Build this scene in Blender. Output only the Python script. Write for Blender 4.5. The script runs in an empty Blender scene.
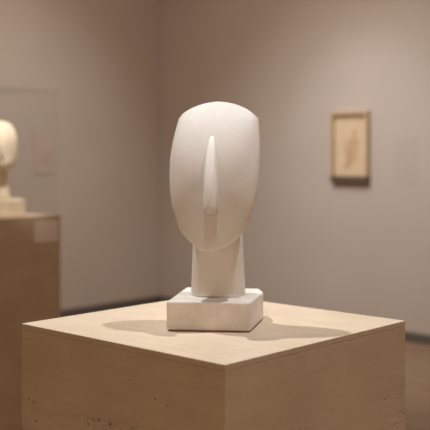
import bpy, bmesh, math, random
from mathutils import Vector, Matrix
random.seed(4)
S = bpy.context.scene
COL = S.collection
PI = math.pi

# ------------------------------------------------------------------ helpers
def tag(o, label=None, cat=None, group=None, kind=None):
    if label: o['label'] = label
    if cat: o['category'] = cat
    if group: o['group'] = group
    if kind: o['kind'] = kind
    return o

def empty(name, loc, rz=0):
    o = bpy.data.objects.new(name, None); COL.objects.link(o)
    o.location = loc; o.rotation_euler = (0, 0, rz); o.empty_display_size = .05
    return o

def obj(name, bm, mat, parent=None, loc=(0, 0, 0), rz=0, smooth=False):
    bmesh.ops.recalc_face_normals(bm, faces=bm.faces)
    me = bpy.data.meshes.new(name); bm.to_mesh(me); bm.free()
    if smooth:
        for p in me.polygons: p.use_smooth = True
    me.materials.append(mat)
    o = bpy.data.objects.new(name, me); COL.objects.link(o)
    o.location = loc; o.rotation_euler = (0, 0, rz)
    if parent: o.parent = parent
    return o

def box_bm(x0, x1, y0, y1, z0, z1, bev=0, seg=2, bm=None):
    b = bmesh.new()
    vs = [b.verts.new((x, y, z)) for z in (z0, z1) for x, y in ((x0, y0), (x1, y0), (x1, y1), (x0, y1))]
    for f in ((0, 3, 2, 1), (4, 5, 6, 7), (0, 1, 5, 4), (1, 2, 6, 5), (2, 3, 7, 6), (3, 0, 4, 7)):
        b.faces.new([vs[i] for i in f])
    if bev:
        bmesh.ops.bevel(b, geom=list(b.edges), offset=bev, segments=seg, affect='EDGES', profile=.5)
    if bm is not None:
        me = bpy.data.meshes.new('tmp'); b.to_mesh(me); b.free(); bm.from_mesh(me); bpy.data.meshes.remove(me)
        return bm
    return b

def hermite(pts, x):
    """monotone cubic through (x, y) pairs"""
    n = len(pts)
    if x <= pts[0][0]: return pts[0][1]
    if x >= pts[-1][0]: return pts[-1][1]
    d = [(pts[i+1][1]-pts[i][1])/(pts[i+1][0]-pts[i][0]) for i in range(n-1)]
    m = [d[0]]
    for i in range(1, n-1):
        m.append(0 if d[i-1]*d[i] <= 0 else 2*d[i-1]*d[i]/(d[i-1]+d[i]))
    m.append(d[-1])
    for i in range(n-1):
        if x <= pts[i+1][0]:
            h = pts[i+1][0]-pts[i][0]; t = (x-pts[i][0])/h
            return ((2*t**3-3*t*t+1)*pts[i][1] + (t**3-2*t*t+t)*h*m[i]
                    + (-2*t**3+3*t*t)*pts[i+1][1] + (t**3-t*t)*h*m[i+1])

def catmull(P, sub):
    out = []
    n = len(P)
    for i in range(n-1):
        p0 = P[max(i-1, 0)]; p1 = P[i]; p2 = P[i+1]; p3 = P[min(i+2, n-1)]
        for k in range(sub):
            t = k/sub
            out.append(tuple(.5*((2*b)+(-a+c)*t+(2*a-5*b+4*c-d)*t*t+(-a+3*b-3*c+d)*t**3)
                             for a, b, c, d in zip(p0, p1, p2, p3)))
    out.append(P[-1])
    return out

def loft(rings, cap=True):
    bm = bmesh.new()
    R = [[bm.verts.new(p) for p in r] for r in rings]
    n = len(R[0])
    for a, b in zip(R, R[1:]):
        for i in range(n):
            bm.faces.new((a[i], a[(i+1) % n], b[(i+1) % n], b[i]))
    if cap:
        bm.faces.new(R[0][::-1]); bm.faces.new(R[-1])
    return bm

def sgnpow(v, p): return math.copysign(abs(v)**p, v)

# ------------------------------------------------------------------ materials
def mat(name, col, rough=.6, spec=.3):
    m = bpy.data.materials.new(name); m.use_nodes = True
    b = m.node_tree.nodes['Principled BSDF']
    b.inputs['Base Color'].default_value = (*col, 1)
    b.inputs['Roughness'].default_value = rough
    b.inputs['Specular IOR Level'].default_value = spec
    return m, m.node_tree, b

def node(nt, typ, **kw):
    n = nt.nodes.new(typ)
    for k, v in kw.items():
        if k.startswith('i_'):
            n.inputs[k[2:].replace('_', ' ')].default_value = v
        else: setattr(n, k, v)
    return n

def coords(nt, scale=(1, 1, 1), rot=(0, 0, 0), loc=(0, 0, 0)):
    t = node(nt, 'ShaderNodeTexCoord'); mp = node(nt, 'ShaderNodeMapping')
    mp.inputs['Scale'].default_value = scale; mp.inputs['Rotation'].default_value = rot
    mp.inputs['Location'].default_value = loc
    nt.links.new(t.outputs['Object'], mp.inputs['Vector'])
    return mp.outputs['Vector']

def ramp(nt, src, stops):
    r = node(nt, 'ShaderNodeValToRGB')
    e = r.color_ramp.elements
    while len(e) < len(stops): e.new(.5)
    for el, (p, c) in zip(e, stops):
        el.position = p; el.color = (*c, 1) if len(c) == 3 else c
    nt.links.new(src, r.inputs['Fac'])
    return r.outputs['Color']

def noise(nt, vec, scale, detail=4, rough=.5):
    n = node(nt, 'ShaderNodeTexNoise')
    n.inputs['Scale'].default_value = scale; n.inputs['Detail'].default_value = detail
    n.inputs['Roughness'].default_value = rough
    nt.links.new(vec, n.inputs['Vector'])
    return n.outputs['Fac']

def mixc(nt, fac, a, b, mode='MIX'):
    m = node(nt, 'ShaderNodeMix', data_type='RGBA', blend_type=mode)
    for s, v in ((m.inputs[0], fac), (m.inputs[6], a), (m.inputs[7], b)):
        if hasattr(v, 'links'): nt.links.new(v, s)
        elif isinstance(v, (int, float)): s.default_value = v
        else: s.default_value = (*v, 1)
    return m.outputs[2]

def mathn(nt, op, a, b=None, clamp=False):
    m = node(nt, 'ShaderNodeMath', operation=op); m.use_clamp = clamp
    for s, v in zip(m.inputs, (a, b)):
        if v is None: continue
        if hasattr(v, 'links'): nt.links.new(v, s)
        else: s.default_value = v
    return m.outputs[0]

def bump(nt, b, h, strength, dist):
    n = node(nt, 'ShaderNodeBump'); n.inputs['Strength'].default_value = strength
    n.inputs['Distance'].default_value = dist
    nt.links.new(h, n.inputs['Height']); nt.links.new(n.outputs[0], b.inputs['Normal'])

# white crystalline marble
def marble(name, lo, hi, vein):
    m, nt, b = mat(name, hi, .48, .35)
    v = coords(nt)
    cloud = ramp(nt, noise(nt, v, 26, 5, .6), [(.35, lo), (.62, hi)])
    grain = noise(nt, v, 520, 2, .6)
    g = ramp(nt, grain, [(.3, (.9, .9, .9)), (.6, (1, 1, 1))])
    c = mixc(nt, 1, cloud, g, 'MULTIPLY')
    vn = ramp(nt, noise(nt, coords(nt, (1, 1, .6), (.4, .6, .2)), 16, 6, .62),
              [(.47, (0, 0, 0)), (.5, (.45, .45, .45)), (.53, (0, 0, 0))])
    c = mixc(nt, mathn(nt, 'MULTIPLY', vn, .25 if name == 'white_marble' else 1), c, vein)
    nt.links.new(c, b.inputs['Base Color'])
    bump(nt, b, noise(nt, v, 300, 3, .6), .18, .0008)
    b.inputs['Subsurface Weight'].default_value = .12
    b.inputs['Subsurface Radius'].default_value = (1, .8, .6)
    b.inputs['Subsurface Scale'].default_value = .006
    return m

M_marble = marble('white_marble', (.785, .74, .69), (.815, .775, .725), (.66, .63, .59))
M_base = marble('plinth_marble', (.72, .67, .60), (.86, .82, .77), (.62, .60, .56))
M_ivory = marble('ivory_marble', (.76, .66, .50), (.83, .74, .59), (.62, .48, .32))

# travertine: fine streaks, pores in bands
def travertine(name, stretch, pores):
    m, nt, b = mat(name, (.7, .55, .42), .55, .25)
    streak = noise(nt, coords(nt, stretch), 9, 6, .6)
    c = ramp(nt, streak, [(.3, (.59, .465, .34)), (.5, (.62, .495, .37)), (.72, (.65, .53, .405))])
    cloud = noise(nt, coords(nt), 7, 4, .55)
    c = mixc(nt, 1, c, ramp(nt, cloud, [(.3, (.92, .90, .88)), (.7, (1.04, 1.04, 1.04))]), 'MULTIPLY')
    fine = noise(nt, coords(nt, stretch, loc=(3, 1, 2)), 60, 4, .6)
    c = mixc(nt, 1, c, ramp(nt, fine, [(.35, (.96, .955, .95)), (.6, (1, 1, 1))]), 'MULTIPLY')
    h = fine
    if pores:
        # pore bands run level through the block, strongest low down
        v = coords(nt)
        band = noise(nt, coords(nt, (1.3, 1.3, 7), (.10, -.16, 0)), 2.1, 3, .5)
        band = mathn(nt, 'MULTIPLY', mathn(nt, 'SUBTRACT', band, .40), 7, True)
        sep = node(nt, 'ShaderNodeSeparateXYZ'); nt.links.new(v, sep.inputs[0])
        low = mathn(nt, 'MULTIPLY', mathn(nt, 'SUBTRACT', .986, sep.outputs['Z']), 40, True)
        band = mathn(nt, 'MULTIPLY', band, low)
        p1 = noise(nt, coords(nt, (1, 1, 1.7)), 75, 3, .55)
        p1 = mathn(nt, 'MULTIPLY', mathn(nt, 'SUBTRACT', p1, .625), 14, True)
        p1 = mathn(nt, 'MULTIPLY', p1, band)
        # a few single pores higher up
        wob = noise(nt, v, 260, 2, .5)
        for pt, rad in (((-.25, -.1023, 1.0221), .0017), ((-.25, -.1292, 1.0165), .0016), ((-.25, -.1068, 1.0119), .0012), ((-.25, -.1203, 1.0108), .0012),
                        ((-.25, -.044, 1.0424), .0016), ((-.25, -.0247, 1.0181), .0013), ((-.25, .2126, .9612), .0024), ((-.25, .2276, .9639), .0022),
                        ((-.25, .2066, .9282), .0026), ((-.0964, -.25, 1.014), .0015), ((.1802, -.25, .9659), .0024), ((.1902, -.25, .9676), .0018)):
            dn = node(nt, 'ShaderNodeVectorMath', operation='DISTANCE'); nt.links.new(v, dn.inputs[0]); dn.inputs[1].default_value = pt
            dd = mathn(nt, 'ADD', dn.outputs['Value'], mathn(nt, 'MULTIPLY', mathn(nt, 'SUBTRACT', wob, .5), rad*1.6))
            p1 = mathn(nt, 'MAXIMUM', p1, mathn(nt, 'MULTIPLY', mathn(nt, 'SUBTRACT', rad, dd), 1200, True))
        rough = noise(nt, coords(nt, (1, 1, 2.2), loc=(5, 2, 7)), 130, 3, .6)
        rough = mathn(nt, 'MULTIPLY', mathn(nt, 'MULTIPLY', mathn(nt, 'SUBTRACT', rough, .46), 6, True), band)
        c = mixc(nt, mathn(nt, 'MULTIPLY', rough, .36), c, (.36, .25, .16))
        c = mixc(nt, mathn(nt, 'MULTIPLY', p1, .85), c, (.13, .08, .045))
        h = mathn(nt, 'SUBTRACT', mathn(nt, 'MULTIPLY', fine, .15), mathn(nt, 'ADD', p1, mathn(nt, 'MULTIPLY', rough, .5)))
        bump(nt, b, h, .6, .002)
    else:
        bump(nt, b, h, .08, .001)
    nt.links.new(c, b.inputs['Base Color'])
    return m

M_trav_top = travertine('travertine_slab', (7, 1, 7), False)
M_trav = travertine('travertine_block', (1, 1, 6), True)
M_gap, _, _ = mat('shadow_line_dark', (.20, .13, .08), .9)  # dark tone painting the shade line under the plinth

M_joint, _, _ = mat('stone_joint', (.52, .40, .28), .9)

def plaster(name, col):
    m, nt, b = mat(name, col, .9, .1)
    c = mixc(nt, 1, col, ramp(nt, noise(nt, coords(nt), 1.6, 4, .5), [(.3, (.97, .97, .97)), (.7, (1.02, 1.02, 1.02))]), 'MULTIPLY')
    nt.links.new(c, b.inputs['Base Color'])
    bump(nt, b, noise(nt, coords(nt), 160, 3, .5), .05, .001)
    return m
M_wall = plaster('gallery_wall_paint', (.53, .462, .418))
M_ceil = plaster('ceiling_paint', (.55, .50, .46))
M_skirt, _, _ = mat('baseboard_shadow_tone', (.13, .11, .095), .7)  # dark tone stands in for the recessed shadow gap along the floor

# oiled wood floor
M_floor, nt, b = mat('wood_floor', (.34, .24, .17), .5, .3)
br = node(nt, 'ShaderNodeTexBrick'); nt.links.new(coords(nt), br.inputs['Vector'])
br.inputs['Color1'].default_value = (.36, .245, .165, 1); br.inputs['Color2'].default_value = (.32, .215, .145, 1)
br.inputs['Mortar'].default_value = (.18, .12, .08, 1); br.inputs['Scale'].default_value = 1
br.inputs['Mortar Size'].default_value = .003; br.inputs['Brick Width'].default_value = 1.8
br.inputs['Row Height'].default_value = .14
gr = ramp(nt, noise(nt, coords(nt, (1, 14, 1)), 3, 5, .6), [(.3, (.88, .87, .86)), (.7, (1.05, 1.05, 1.05))])
nt.links.new(mixc(nt, 1, br.outputs['Color'], gr, 'MULTIPLY'), b.inputs['Base Color'])

# clear thin acrylic: mostly see-through with a mirror-like reflection at glancing angles
M_glass = bpy.data.materials.new('clear_case_panel'); M_glass.use_nodes = True
nt = M_glass.node_tree; nt.nodes.clear()
out = node(nt, 'ShaderNodeOutputMaterial'); mx = node(nt, 'ShaderNodeMixShader')
tr = node(nt, 'ShaderNodeBsdfTransparent'); tr.inputs[0].default_value = (.99, .99, .99, 1)
gl = node(nt, 'ShaderNodeBsdfGlossy'); gl.inputs['Roughness'].default_value = .03
lw = node(nt, 'ShaderNodeLayerWeight'); lw.inputs['Blend'].default_value = .12
fr = node(nt, 'ShaderNodeMath', operation='MULTIPLY'); nt.links.new(lw.outputs['Fresnel'], fr.inputs[0]); fr.inputs[1].default_value = .6; fr.use_clamp = True
fm = node(nt, 'ShaderNodeMath', operation='MINIMUM'); fm.inputs[1].default_value = .22; nt.links.new(fr.outputs[0], fm.inputs[0])
nt.links.new(fm.outputs[0], mx.inputs[0]); nt.links.new(tr.outputs[0], mx.inputs[1])
nt.links.new(gl.outputs[0], mx.inputs[2]); nt.links.new(mx.outputs[0], out.inputs[0])

M_card, _, _ = mat('caption_card', (.88, .82, .79), .7)
M_wcard, _, _ = mat('wall_caption_card', (.50, .437, .395), .7)

# ------------------------------------------------------------------ frame of the room
CAMZ = 1.40
YAW = .8257                                     # room and pedestal share one direction
u = Vector((math.cos(YAW-PI/2), math.sin(YAW-PI/2), 0))   # along the right wall
v = Vector((-math.cos(YAW), -math.sin(YAW), 0))           # along the left wall
CORNER = Vector((-.546, 8.93, 0))
HEIGHT = 3.9
RW = YAW-PI/2                                   # local +X along the right wall, +Y into the wall

# floor / ceiling / walls live in the corner's frame: +X along right wall, -Y along left wall
def struct(name, bm, m): return tag(obj(name, bm, m, None, CORNER, RW), kind='structure')
L = 10.5
struct('floor', box_bm(-.15, L, -L, .15, -.1, 0), M_floor)
struct('ceiling', box_bm(-.15, L, -L, .15, HEIGHT, HEIGHT+.1), M_ceil)
struct('wall_right', box_bm(-.15, L, 0, .15, 0, HEIGHT), M_wall)
struct('wall_left', box_bm(-.15, 0, -L, 0, 0, HEIGHT), M_wall)
struct('baseboard_right', box_bm(.012, L, -.012, 0, 0, .075, .002, 1), M_skirt)
struct('baseboard_left', box_bm(0, .012, -L, 0, 0, .075, .002, 1), M_skirt)

# ------------------------------------------------------------------ main pedestal
PZ = CAMZ-.302
PS = .5
front = Vector((.029*PS, 2.707*PS, 0))
e = Vector((math.cos(YAW), math.sin(YAW), 0)); g = Vector((-math.sin(YAW), math.cos(YAW), 0))
pc = front + (e+g)*PS/2
def pedestal(loc, rz, side, height, slab, label):
    t = tag(empty('pedestal', loc, rz), label, 'pedestal')
    h = side/2
    obj('top_slab', box_bm(-h, h, -h, h, height-slab, height, .0007, 1), M_trav_top, t)
    obj('joint', box_bm(-h+.0006, h-.0006, -h+.0006, h-.0006, height-slab-.0006, height-slab), M_joint, t)
    obj('body', box_bm(-h, h, -h, h, 0, height-slab-.0006, .0009, 1), M_trav, t)
    return t
ped = pedestal((pc.x, pc.y, 0), YAW, PS, PZ, .0095, 'square travertine pedestal in front, carrying the white marble head with the long nose')

# ------------------------------------------------------------------ main sculpture
SC = Vector((-.003, 1.682, PZ))
SR = math.radians(-9)
st = tag(empty('head_sculpture', SC, SR), 'white marble stylised oval head with a long thin nose on a square white plinth', 'sculpture')
hb = .0755
# thin dark pad added for the shadow line under the plinth, then the plinth
PB0, PB1 = .0018, .0518
inv = Matrix.Rotation(-SR, 2)
foot = [inv @ (Vector(p)-SC.xy) for p in ((-.0850, 1.6165), (.0610, 1.6030), (.0905, 1.731), (.0850, 1.777), (-.0555, 1.797))]
def prism(pts, z0, z1, bev, seg=3):
    b = bmesh.new()
    lo = [b.verts.new((p.x, p.y, z0)) for p in pts]; hi = [b.verts.new((p.x, p.y, z1)) for p in pts]
    b.faces.new(lo[::-1]); b.faces.new(hi)
    for i in range(len(pts)):
        k = (i+1) % len(pts); b.faces.new((lo[i], lo[k], hi[k], hi[i]))
    if bev: bmesh.ops.bevel(b, geom=list(b.edges), offset=bev, segments=seg, affect='EDGES', profile=.5)
    return b
mid = sum(foot, Vector((0, 0)))/5
obj('shadow_line_pad', prism([mid+(p-mid)*.965 for p in foot], 0, PB0, 0), M_gap, st)
plinth = obj('plinth', prism(foot, PB0, PB1, .0032), M_base, st)

K = 1.682/927
def zof(y): return .302-(y-158)*K
# outline rows: (picture row, left, right) turned into metres about the sculpture's axis
OUT = [(252.0, 206, 209.5), (251.3, 200.3, 215.8), (249, 196.3, 221.3), (246, 194.3, 227), (242, 189.6, 233), (235, 183, 240.5), (228, 178.2, 245.7),
       (214, 173.3, 252.3), (203, 170.8, 255.2), (190, 169.2, 257.6), (177, 168.6, 259.1), (160, 169.2, 259.8),
       (148, 170.8, 260), (137, 173.0, 259.8), (127, 175.6, 259.2), (118.3, 178.2, 258.4)]
TOP = [(118.3, 178.2, 258.4), (116.5, 180, 256.4), (113, 183.5, 252.4), (109, 190, 246.5), (105.5, 198.5, 238.5), (103.2, 206.5, 230.5), (102, 214.5, 222.5), (101.7, 217.5, 219.5)]
rows = catmull([tuple(map(float, r)) for r in OUT], 6)[:-1] + catmull([tuple(map(float, r)) for r in TOP], 5)
ax = 215+SC.x/K
def front_y(z):
    if z < .215: return hermite([(.130, -.046), (.134, -.054), (.141, -.0595), (.16, -.0645), (.19, -.0665), (.215, -.067)], z)
    return -.067+2.05*(z-.215)**2.0
BACK = [(.130, -.030), (.137, -.020), (.16, .008), (.20, .030), (.26, .046), (.32, .054), (.36, .052), (.39, .038), (.412, .016)]
RIM = [(.130, -.052), (.145, -.052), (.18, -.043), (.24, -.032), (.30, -.020), (.35, -.004), (.385, .008), (.412, .009)]
CS, SN = math.cos(SR), math.sin(-SR)
def place(y, px, depth):
    """picture row / column and a local depth function -> local x, z on the sculpture"""
    z = zof(y)
    for _ in range(4): z = .302-(y-158)*(SC.y+depth(z))/927
    d = SC.y+depth(z)
    X = (px-215)/927*d-SC.x
    return (X-SN*depth(z))/CS, z
rimf = lambda z: hermite(RIM, z)
WREF = place(118.3, 258.4, rimf)[0]-place(118.3, 178.2, rimf)[0]
WREF *= .5*.985
def face(q, z):
    yf = front_y(z); yr = hermite(RIM, min(z, .372)) + max(0, z-.372)*.75
    yr = max(yr, yf+.012)
    c = min(abs(q), 1)**(1/.86); s_ = math.sqrt(max(0, 1-c*c))
    return yr-(yr-yf)*s_**1.05
def head_rings(rows, N=80):
    R = []; XC = 0
    for y, l, r in rows:
        xl, z = place(y, l, rimf); xr, _ = place(y, r, rimf)
        xc = (xl+xr)/2; w = (xr-xl)/2*.985
        yb = hermite(BACK, z); ref = w if y >= 118.3 else WREF
        xcr = XC if y < 118.3 else xc
        if y >= 118.3: XC = xc
        ring = []
        edge = (face(min(1, abs(xc+w-xcr)/ref), z)+face(min(1, abs(xc-w-xcr)/ref), z))/2
        for k in range(N):
            a = 2*PI*k/N; c, s = math.cos(a), math.sin(a)
            x = xc + w*sgnpow(c, .86)
            if s < -1e-6: yy = face((x-xcr)/ref, z)
            else:
                e1 = face(min(1, abs(x-xcr)/ref), z) if abs(s) < 1e-6 else edge
                yy = e1+(max(yb, edge+.004)-e1)*abs(s)**.9
            ring.append((x, yy, z))
        R.append(ring)
    return R
head = obj('head', loft(head_rings(rows)), M_marble, st, smooth=True)

# nose: a long wedge, flush at the brow, standing out at its tip
def nose_rings():
    prof = [  # row, left, right, stand-out
        (136.2, 211.0, 213.2, .0003), (137.6, 209.6, 214.4, .0022), (143, 207.6, 215.4, .0056), (152, 205.5, 216.4, .0095), (165, 203.7, 217.2, .0145),
        (180, 202.5, 217.5, .0200), (195, 202.0, 217.4, .0250), (206, 202.1, 216.8, .0284), (211, 202.8, 216.1, .0292),
        (213.3, 203.4, 215.6, .0262), (214.3, 203.8, 215.3, .0185), (214.6, 204.6, 215.3, -.004)]
    R = []
    P = catmull([tuple(map(float, p)) for p in prof[:9]], 5)[:-1]+[tuple(map(float, p)) for p in prof[8:]]
    for y, l, r, d in P:
        dep = lambda zz: front_y(zz)-max(d, 0)
        xl, z = place(y, l, dep); xr, _ = place(y, r, lambda zz: front_y(zz)-.3*max(d, 0))
        w = (xr-xl)/2; xc = (xl+xr)/2
        yf = front_y(z)
        n = 24; ring = []
        for k in range(n):
            a = 2*PI*k/n; c, s = math.cos(a), math.sin(a)
            x = xc+w*sgnpow(c, .55)
            yy = yf-(d if s < 0 else 0)*abs(s)**.45 + (.012 if s >= 0 else .003*(1-abs(s)))
            ring.append((x, yy, z))
        R.append(ring)
    return R
nose = obj('nose', loft(nose_rings()), M_marble, head, smooth=True)

# neck: a rounded block, flat in front, flaring slightly to the plinth
def neck_rings():
    R = []
    for t, wl, wr, f in [(0, .0485, .049, .041), (.006, .0492, .0497, .042), (.02, .049, .049, .0415), (.05, .048, .0475, .040), (.09, .0465, .0455, .038), (.135, .044, .043, .035), (.17, .040, .040, .030)]:
        z = PB1-.0006+t; ring = []
        for k in range(64):
            a = 2*PI*k/64; c, s = math.cos(a), math.sin(a)
            w = wr if c > 0 else wl
            ring.append(((.0060+w*.985*sgnpow(c, .56)), .020+(f*sgnpow(s, .72)), z))
        R.append(ring)
    return R
neck = obj('neck', loft(neck_rings()), M_marble, st, smooth=True)

# ------------------------------------------------------------------ second display, far left
Y2 = math.radians(50)
S2 = .45
p2 = Vector((-1.134, 4.88, 0))
ped2 = pedestal((p2.x, p2.y, 0), Y2, S2, PZ, .02, 'brown stone pedestal at the left edge, under the clear display case')
# caption card on the face turned right: local -Y face runs along e2
h2 = S2/2
card = obj('caption_card', box_bm(h2-.178, h2-.022, -h2-.007, -h2, PZ-.135, PZ-.030, .001, 1), M_card, ped2)
tag(card, 'small pale caption card')

case = tag(empty('display_case', (p2.x, p2.y, PZ), Y2), 'clear box-shaped display case over the ivory head on the left pedestal', 'display case')
a = h2-.006; CH = .655; T = .006
for x0, x1, y0, y1 in ((-a, a, -a, -a+T), (-a, a, a-T, a), (-a, -a+T, -a+T, a-T), (a-T, a, -a+T, a-T)):
    obj('side_panel', box_bm(x0, x1, y0, y1, 0, CH), M_glass, case)
obj('top_panel', box_bm(-a, a, -a, a, CH, CH+T), M_glass, case)

s2 = tag(empty('head_sculpture', (p2.x, p2.y, PZ), math.radians(22)), 'ivory stone head on a stepped block inside the clear display case', 'sculpture')
q = .115
obj('plinth', box_bm(-q, q, -q, q, 0, .085, .005, 2), M_ivory, s2)
def head2():
    prof = [(.240, .020, -.050, .01), (.243, .040, -.074, .03), (.252, .062, -.088, .045), (.275, .078, -.094, .062), (.31, .089, -.085, .075),
            (.37, .092, -.074, .082), (.42, .088, -.058, .080), (.46, .074, -.036, .068), (.485, .050, -.012, .048), (.497, .018, .008, .026)]
    R = []
    for z, w, f, bk in catmull(prof, 6):
        ring = []
        for k in range(48):
            t = 2*PI*k/48; c, s = math.cos(t), math.sin(t)
            ring.append((w*c, (-f*s if s < 0 else bk*s), z))
        R.append(ring)
    return R
h2o = obj('head', loft(head2()), M_ivory, s2, smooth=True)
def nose2():
    R = []
    for z, w, d in [(.40, .004, .066), (.36, .009, .086), (.33, .013, .099), (.305, .015, .106), (.298, .013, .102), (.294, .012, .07)]:
        R.append([(w*math.cos(2*PI*k/16), -.05-(d-.05)*max(0, -math.sin(2*PI*k/16)), z) for k in range(16)])
    return R
obj('nose', loft(nose2()), M_ivory, h2o, smooth=True)
R = []
for z, w, d in [(.084, .060, .052), (.10, .057, .050), (.14, .050, .044), (.20, .045, .040), (.30, .044, .036)]:
    R.append([(w*math.cos(2*PI*k/32), d*math.sin(2*PI*k/32)+.012, z) for k in range(32)])
obj('neck', loft(R), M_ivory, s2, smooth=True)

# ------------------------------------------------------------------ things on the walls
def on_right(t, z=0): return (CORNER.x+u.x*t, CORNER.y+u.y*t, z)
def on_left(t, z=0): return (CORNER.x+v.x*t, CORNER.y+v.y*t, z)

# framed drawing on the right wall: tray frame, aged sheet, faint sanguine figure
M_frame, _, _ = mat('gilt_frame', (.58, .43, .28), .45, .4)
M_dark, _, _ = mat('bottom_bar_brown', (.12, .08, .055), .5)  # darker brown, used on the bottom bar only
M_sheet, nt, b = mat('aged_parchment', (.66, .46, .26), .8, .1)
vv = coords(nt)
c = ramp(nt, noise(nt, vv, 9, 5, .6), [(.3, (.66, .50, .33)), (.7, (.74, .58, .41))])
nt.links.new(c, b.inputs['Base Color'])
M_ink, nt, b = mat('faded_chalk', (.42, .22, .13), .9, .05)
nt.links.new(ramp(nt, noise(nt, coords(nt), 60, 3, .6), [(.35, (.50, .31, .19)), (.65, (.66, .47, .30))]), b.inputs['Base Color'])
fz0, fz1 = 1.20, 1.775
fw, fh = .352, fz1-fz0
art = tag(empty('framed_drawing', on_right(2.232, fz0), RW), 'faded reddish drawing on aged tan paper in a gilt frame on the right wall', 'picture')
w = fw/2
obj('backing', box_bm(-w+.01, w-.01, -.008, -.002, .01, fh-.01), M_frame, art)
for x0, x1, z0, z1 in ((-w, w, 0, .055), (-w, w, fh-.03, fh), (-w, -w+.02, .055, fh-.03), (w-.02, w, .055, fh-.03)):
    bar = obj('frame_bar', box_bm(x0, x1, -.052, -.002, z0, z1, .003, 1), M_dark if z0 == 0 else M_frame, art)
    if z0 == 0: tag(bar, 'dark brown bottom bar')
sheet = obj('sheet', box_bm(-w+.02, w-.02, -.012, -.008, .055, fh-.03), M_sheet, art)
def blob(cx, cz, rx, rz, ang, seed, bm):
    rnd = random.Random(seed); vs = []
    ph = rnd.random()*6
    for k in range(28):
        t = 2*PI*k/28; rr = 1+.16*math.sin(3*t+ph)+.10*math.sin(5*t+2*ph)
        x = rx*rr*math.cos(t); z = rz*rr*math.sin(t)
        vs.append(bm.verts.new((cx+x*math.cos(ang)-z*math.sin(ang), -.0126, cz+x*math.sin(ang)+z*math.cos(ang))))
    bm.faces.new(vs)
bm = bmesh.new()
for a_ in ((.03, .40, .022, .03, 0, 1), (.02, .31, .042, .065, -.2, 2), (-.015, .22, .036, .055, .5, 3), (-.03, .15, .028, .04, -.5, 4), (.055, .24, .012, .075, -.3, 5), (-.045, .30, .011, .06, .5, 6)):
    blob(*a_, bm)
obj('chalk_figure', bm, M_ink, sheet)

# pale caption card beside it
tag(obj('caption_card', box_bm(-.095, .095, -.002, 0, 0, .37, .001, 1), M_wcard, None, on_right(2.72, 1.195), RW),
    'faint grey caption card on the right wall, to the right of the framed drawing', 'caption card')

# small reddish picture on the left wall, seen through the display case
M_mount, _, _ = mat('pale_mount', (.525, .445, .40), .8)
M_red, nt, b = mat('reddish_print', (.42, .22, .17), .8)
nt.links.new(ramp(nt, noise(nt, coords(nt), 14, 3, .5), [(.4, (.50, .38, .34)), (.6, (.58, .47, .42))]), b.inputs['Base Color'])
LW = YAW    # wall_left faces +local... its outward normal is u
sp = tag(empty('small_picture', on_left(1.345, 1.26), RW), 'small blurred pinkish picture on the left wall behind the display case', 'picture')
obj('mount', box_bm(.001, .008, -.11, .11, 0, .38, .002, 1), M_mount, sp)
obj('print', box_bm(.008, .010, -.06, .06, .09, .30), M_red, sp)

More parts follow.
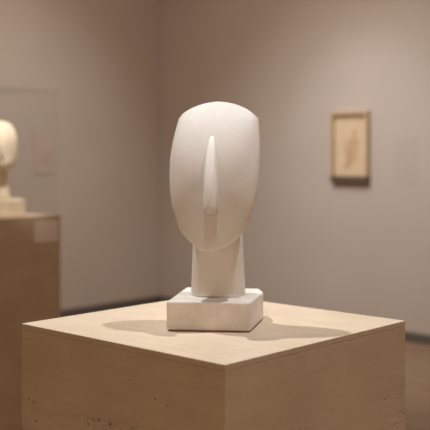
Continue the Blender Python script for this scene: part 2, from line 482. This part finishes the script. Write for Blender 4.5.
# ------------------------------------------------------------------ lights
def spot(loc, target, power, angle, blend, size, col=(1, .80, .62)):
    if angle:
        d = bpy.data.lights.new('spot_or_fill', 'SPOT'); d.spot_size = math.radians(angle)
        d.spot_blend = blend; d.shadow_soft_size = size
    else:
        d = bpy.data.lights.new('added_fill_light', 'AREA'); d.size = size  # soft fill, added to even out the light
    d.energy = power; d.color = col
    o = bpy.data.objects.new('spot_or_fill', d); COL.objects.link(o)
    o.location = loc
    o.rotation_euler = (Vector(target)-Vector(loc)).to_track_quat('-Z', 'Y').to_euler()
    return o
WARM = (1, .80, .615)
KEY = (1, .90, .83); COOL = (1, .87, .76)
hc = Vector((0, 1.70, PZ+.2))
k1 = Vector((.315, .04, 1))*2.3
k2 = Vector((-.355, .20, 1))*2.3
n_r = v                                         # into the room from the right wall
n_l = u                                         # into the room from the left wall
a0 = Vector(on_right(2.36, 1.28)); a1 = Vector(on_right(2.6, .35)); b0 = Vector(on_left(2.0, .7))
c0 = Vector((p2.x, p2.y, PZ+.28))
a9 = CORNER+u*2.3+v*2.3+Vector((0, 0, HEIGHT-.05))
LIGHTS = [   # lamp position, aim, power, cone, edge softness, lamp size, colour
    (hc+k1, hc+Vector((0, 0, -.1)), 158, 28, .6, .03, (.95, .98, 1)),
    (hc+k2, hc+Vector((0, 0, -.1)), 206, 28, .6, .03, (.97, 1, .99)),
    (hc+Vector((-.03, -.46, 1))*2.3, hc+Vector((0, 0, .04)), 48, 12, .8, .045, (1, .95, .99)),
    (a0+n_r*1.8+Vector((0, 0, 2.30)), a0, 66, 44, 1, .05, (.93, .90, 1)),
    (a1+n_r*3.2+Vector((0, 0, 3.25)), a1, 290, 72, 1, .06, (.9, .93, .90)),
    (b0+n_l*2.9+Vector((0, 0, 3.0)), b0, 185, 70, 1, .06, (.82, .84, .80)),
    (c0+Vector((.62, -.95, 1.95)), c0, 235, 18, .6, .03, (1, .93, .86)),
    (a9, a9-Vector((0, 0, 1)), 50, 0, 0, 2.4, (.86, .72, .58)),  # unseen area lamp added to brighten walls and corner evenly
]
WORLD = ((1, .70, .465), .61)
for L_ in LIGHTS: spot(*L_)

W = bpy.data.worlds.new('gallery_ambient'); S.world = W; W.use_nodes = True
bg = W.node_tree.nodes['Background']; bg.inputs[0].default_value = (*WORLD[0], 1); bg.inputs[1].default_value = WORLD[1]

# ------------------------------------------------------------------ camera
cd = bpy.data.cameras.new('camera'); cam = bpy.data.objects.new('camera', cd); COL.objects.link(cam)
cam.location = (0, 0, CAMZ); cam.rotation_euler = (PI/2, 0, 0)
cd.sensor_width = 36; cd.lens = 36*927/430; cd.shift_y = -(215-158)/430
cd.dof.use_dof = True; cd.dof.focus_distance = 1.62; cd.dof.aperture_fstop = 5.0
S.camera = cam
S.view_settings.view_transform = 'Standard'; S.view_settings.look = 'None'
S.view_settings.gamma = 1; S.view_settings.use_curve_mapping = False
S.view_settings.exposure = 0
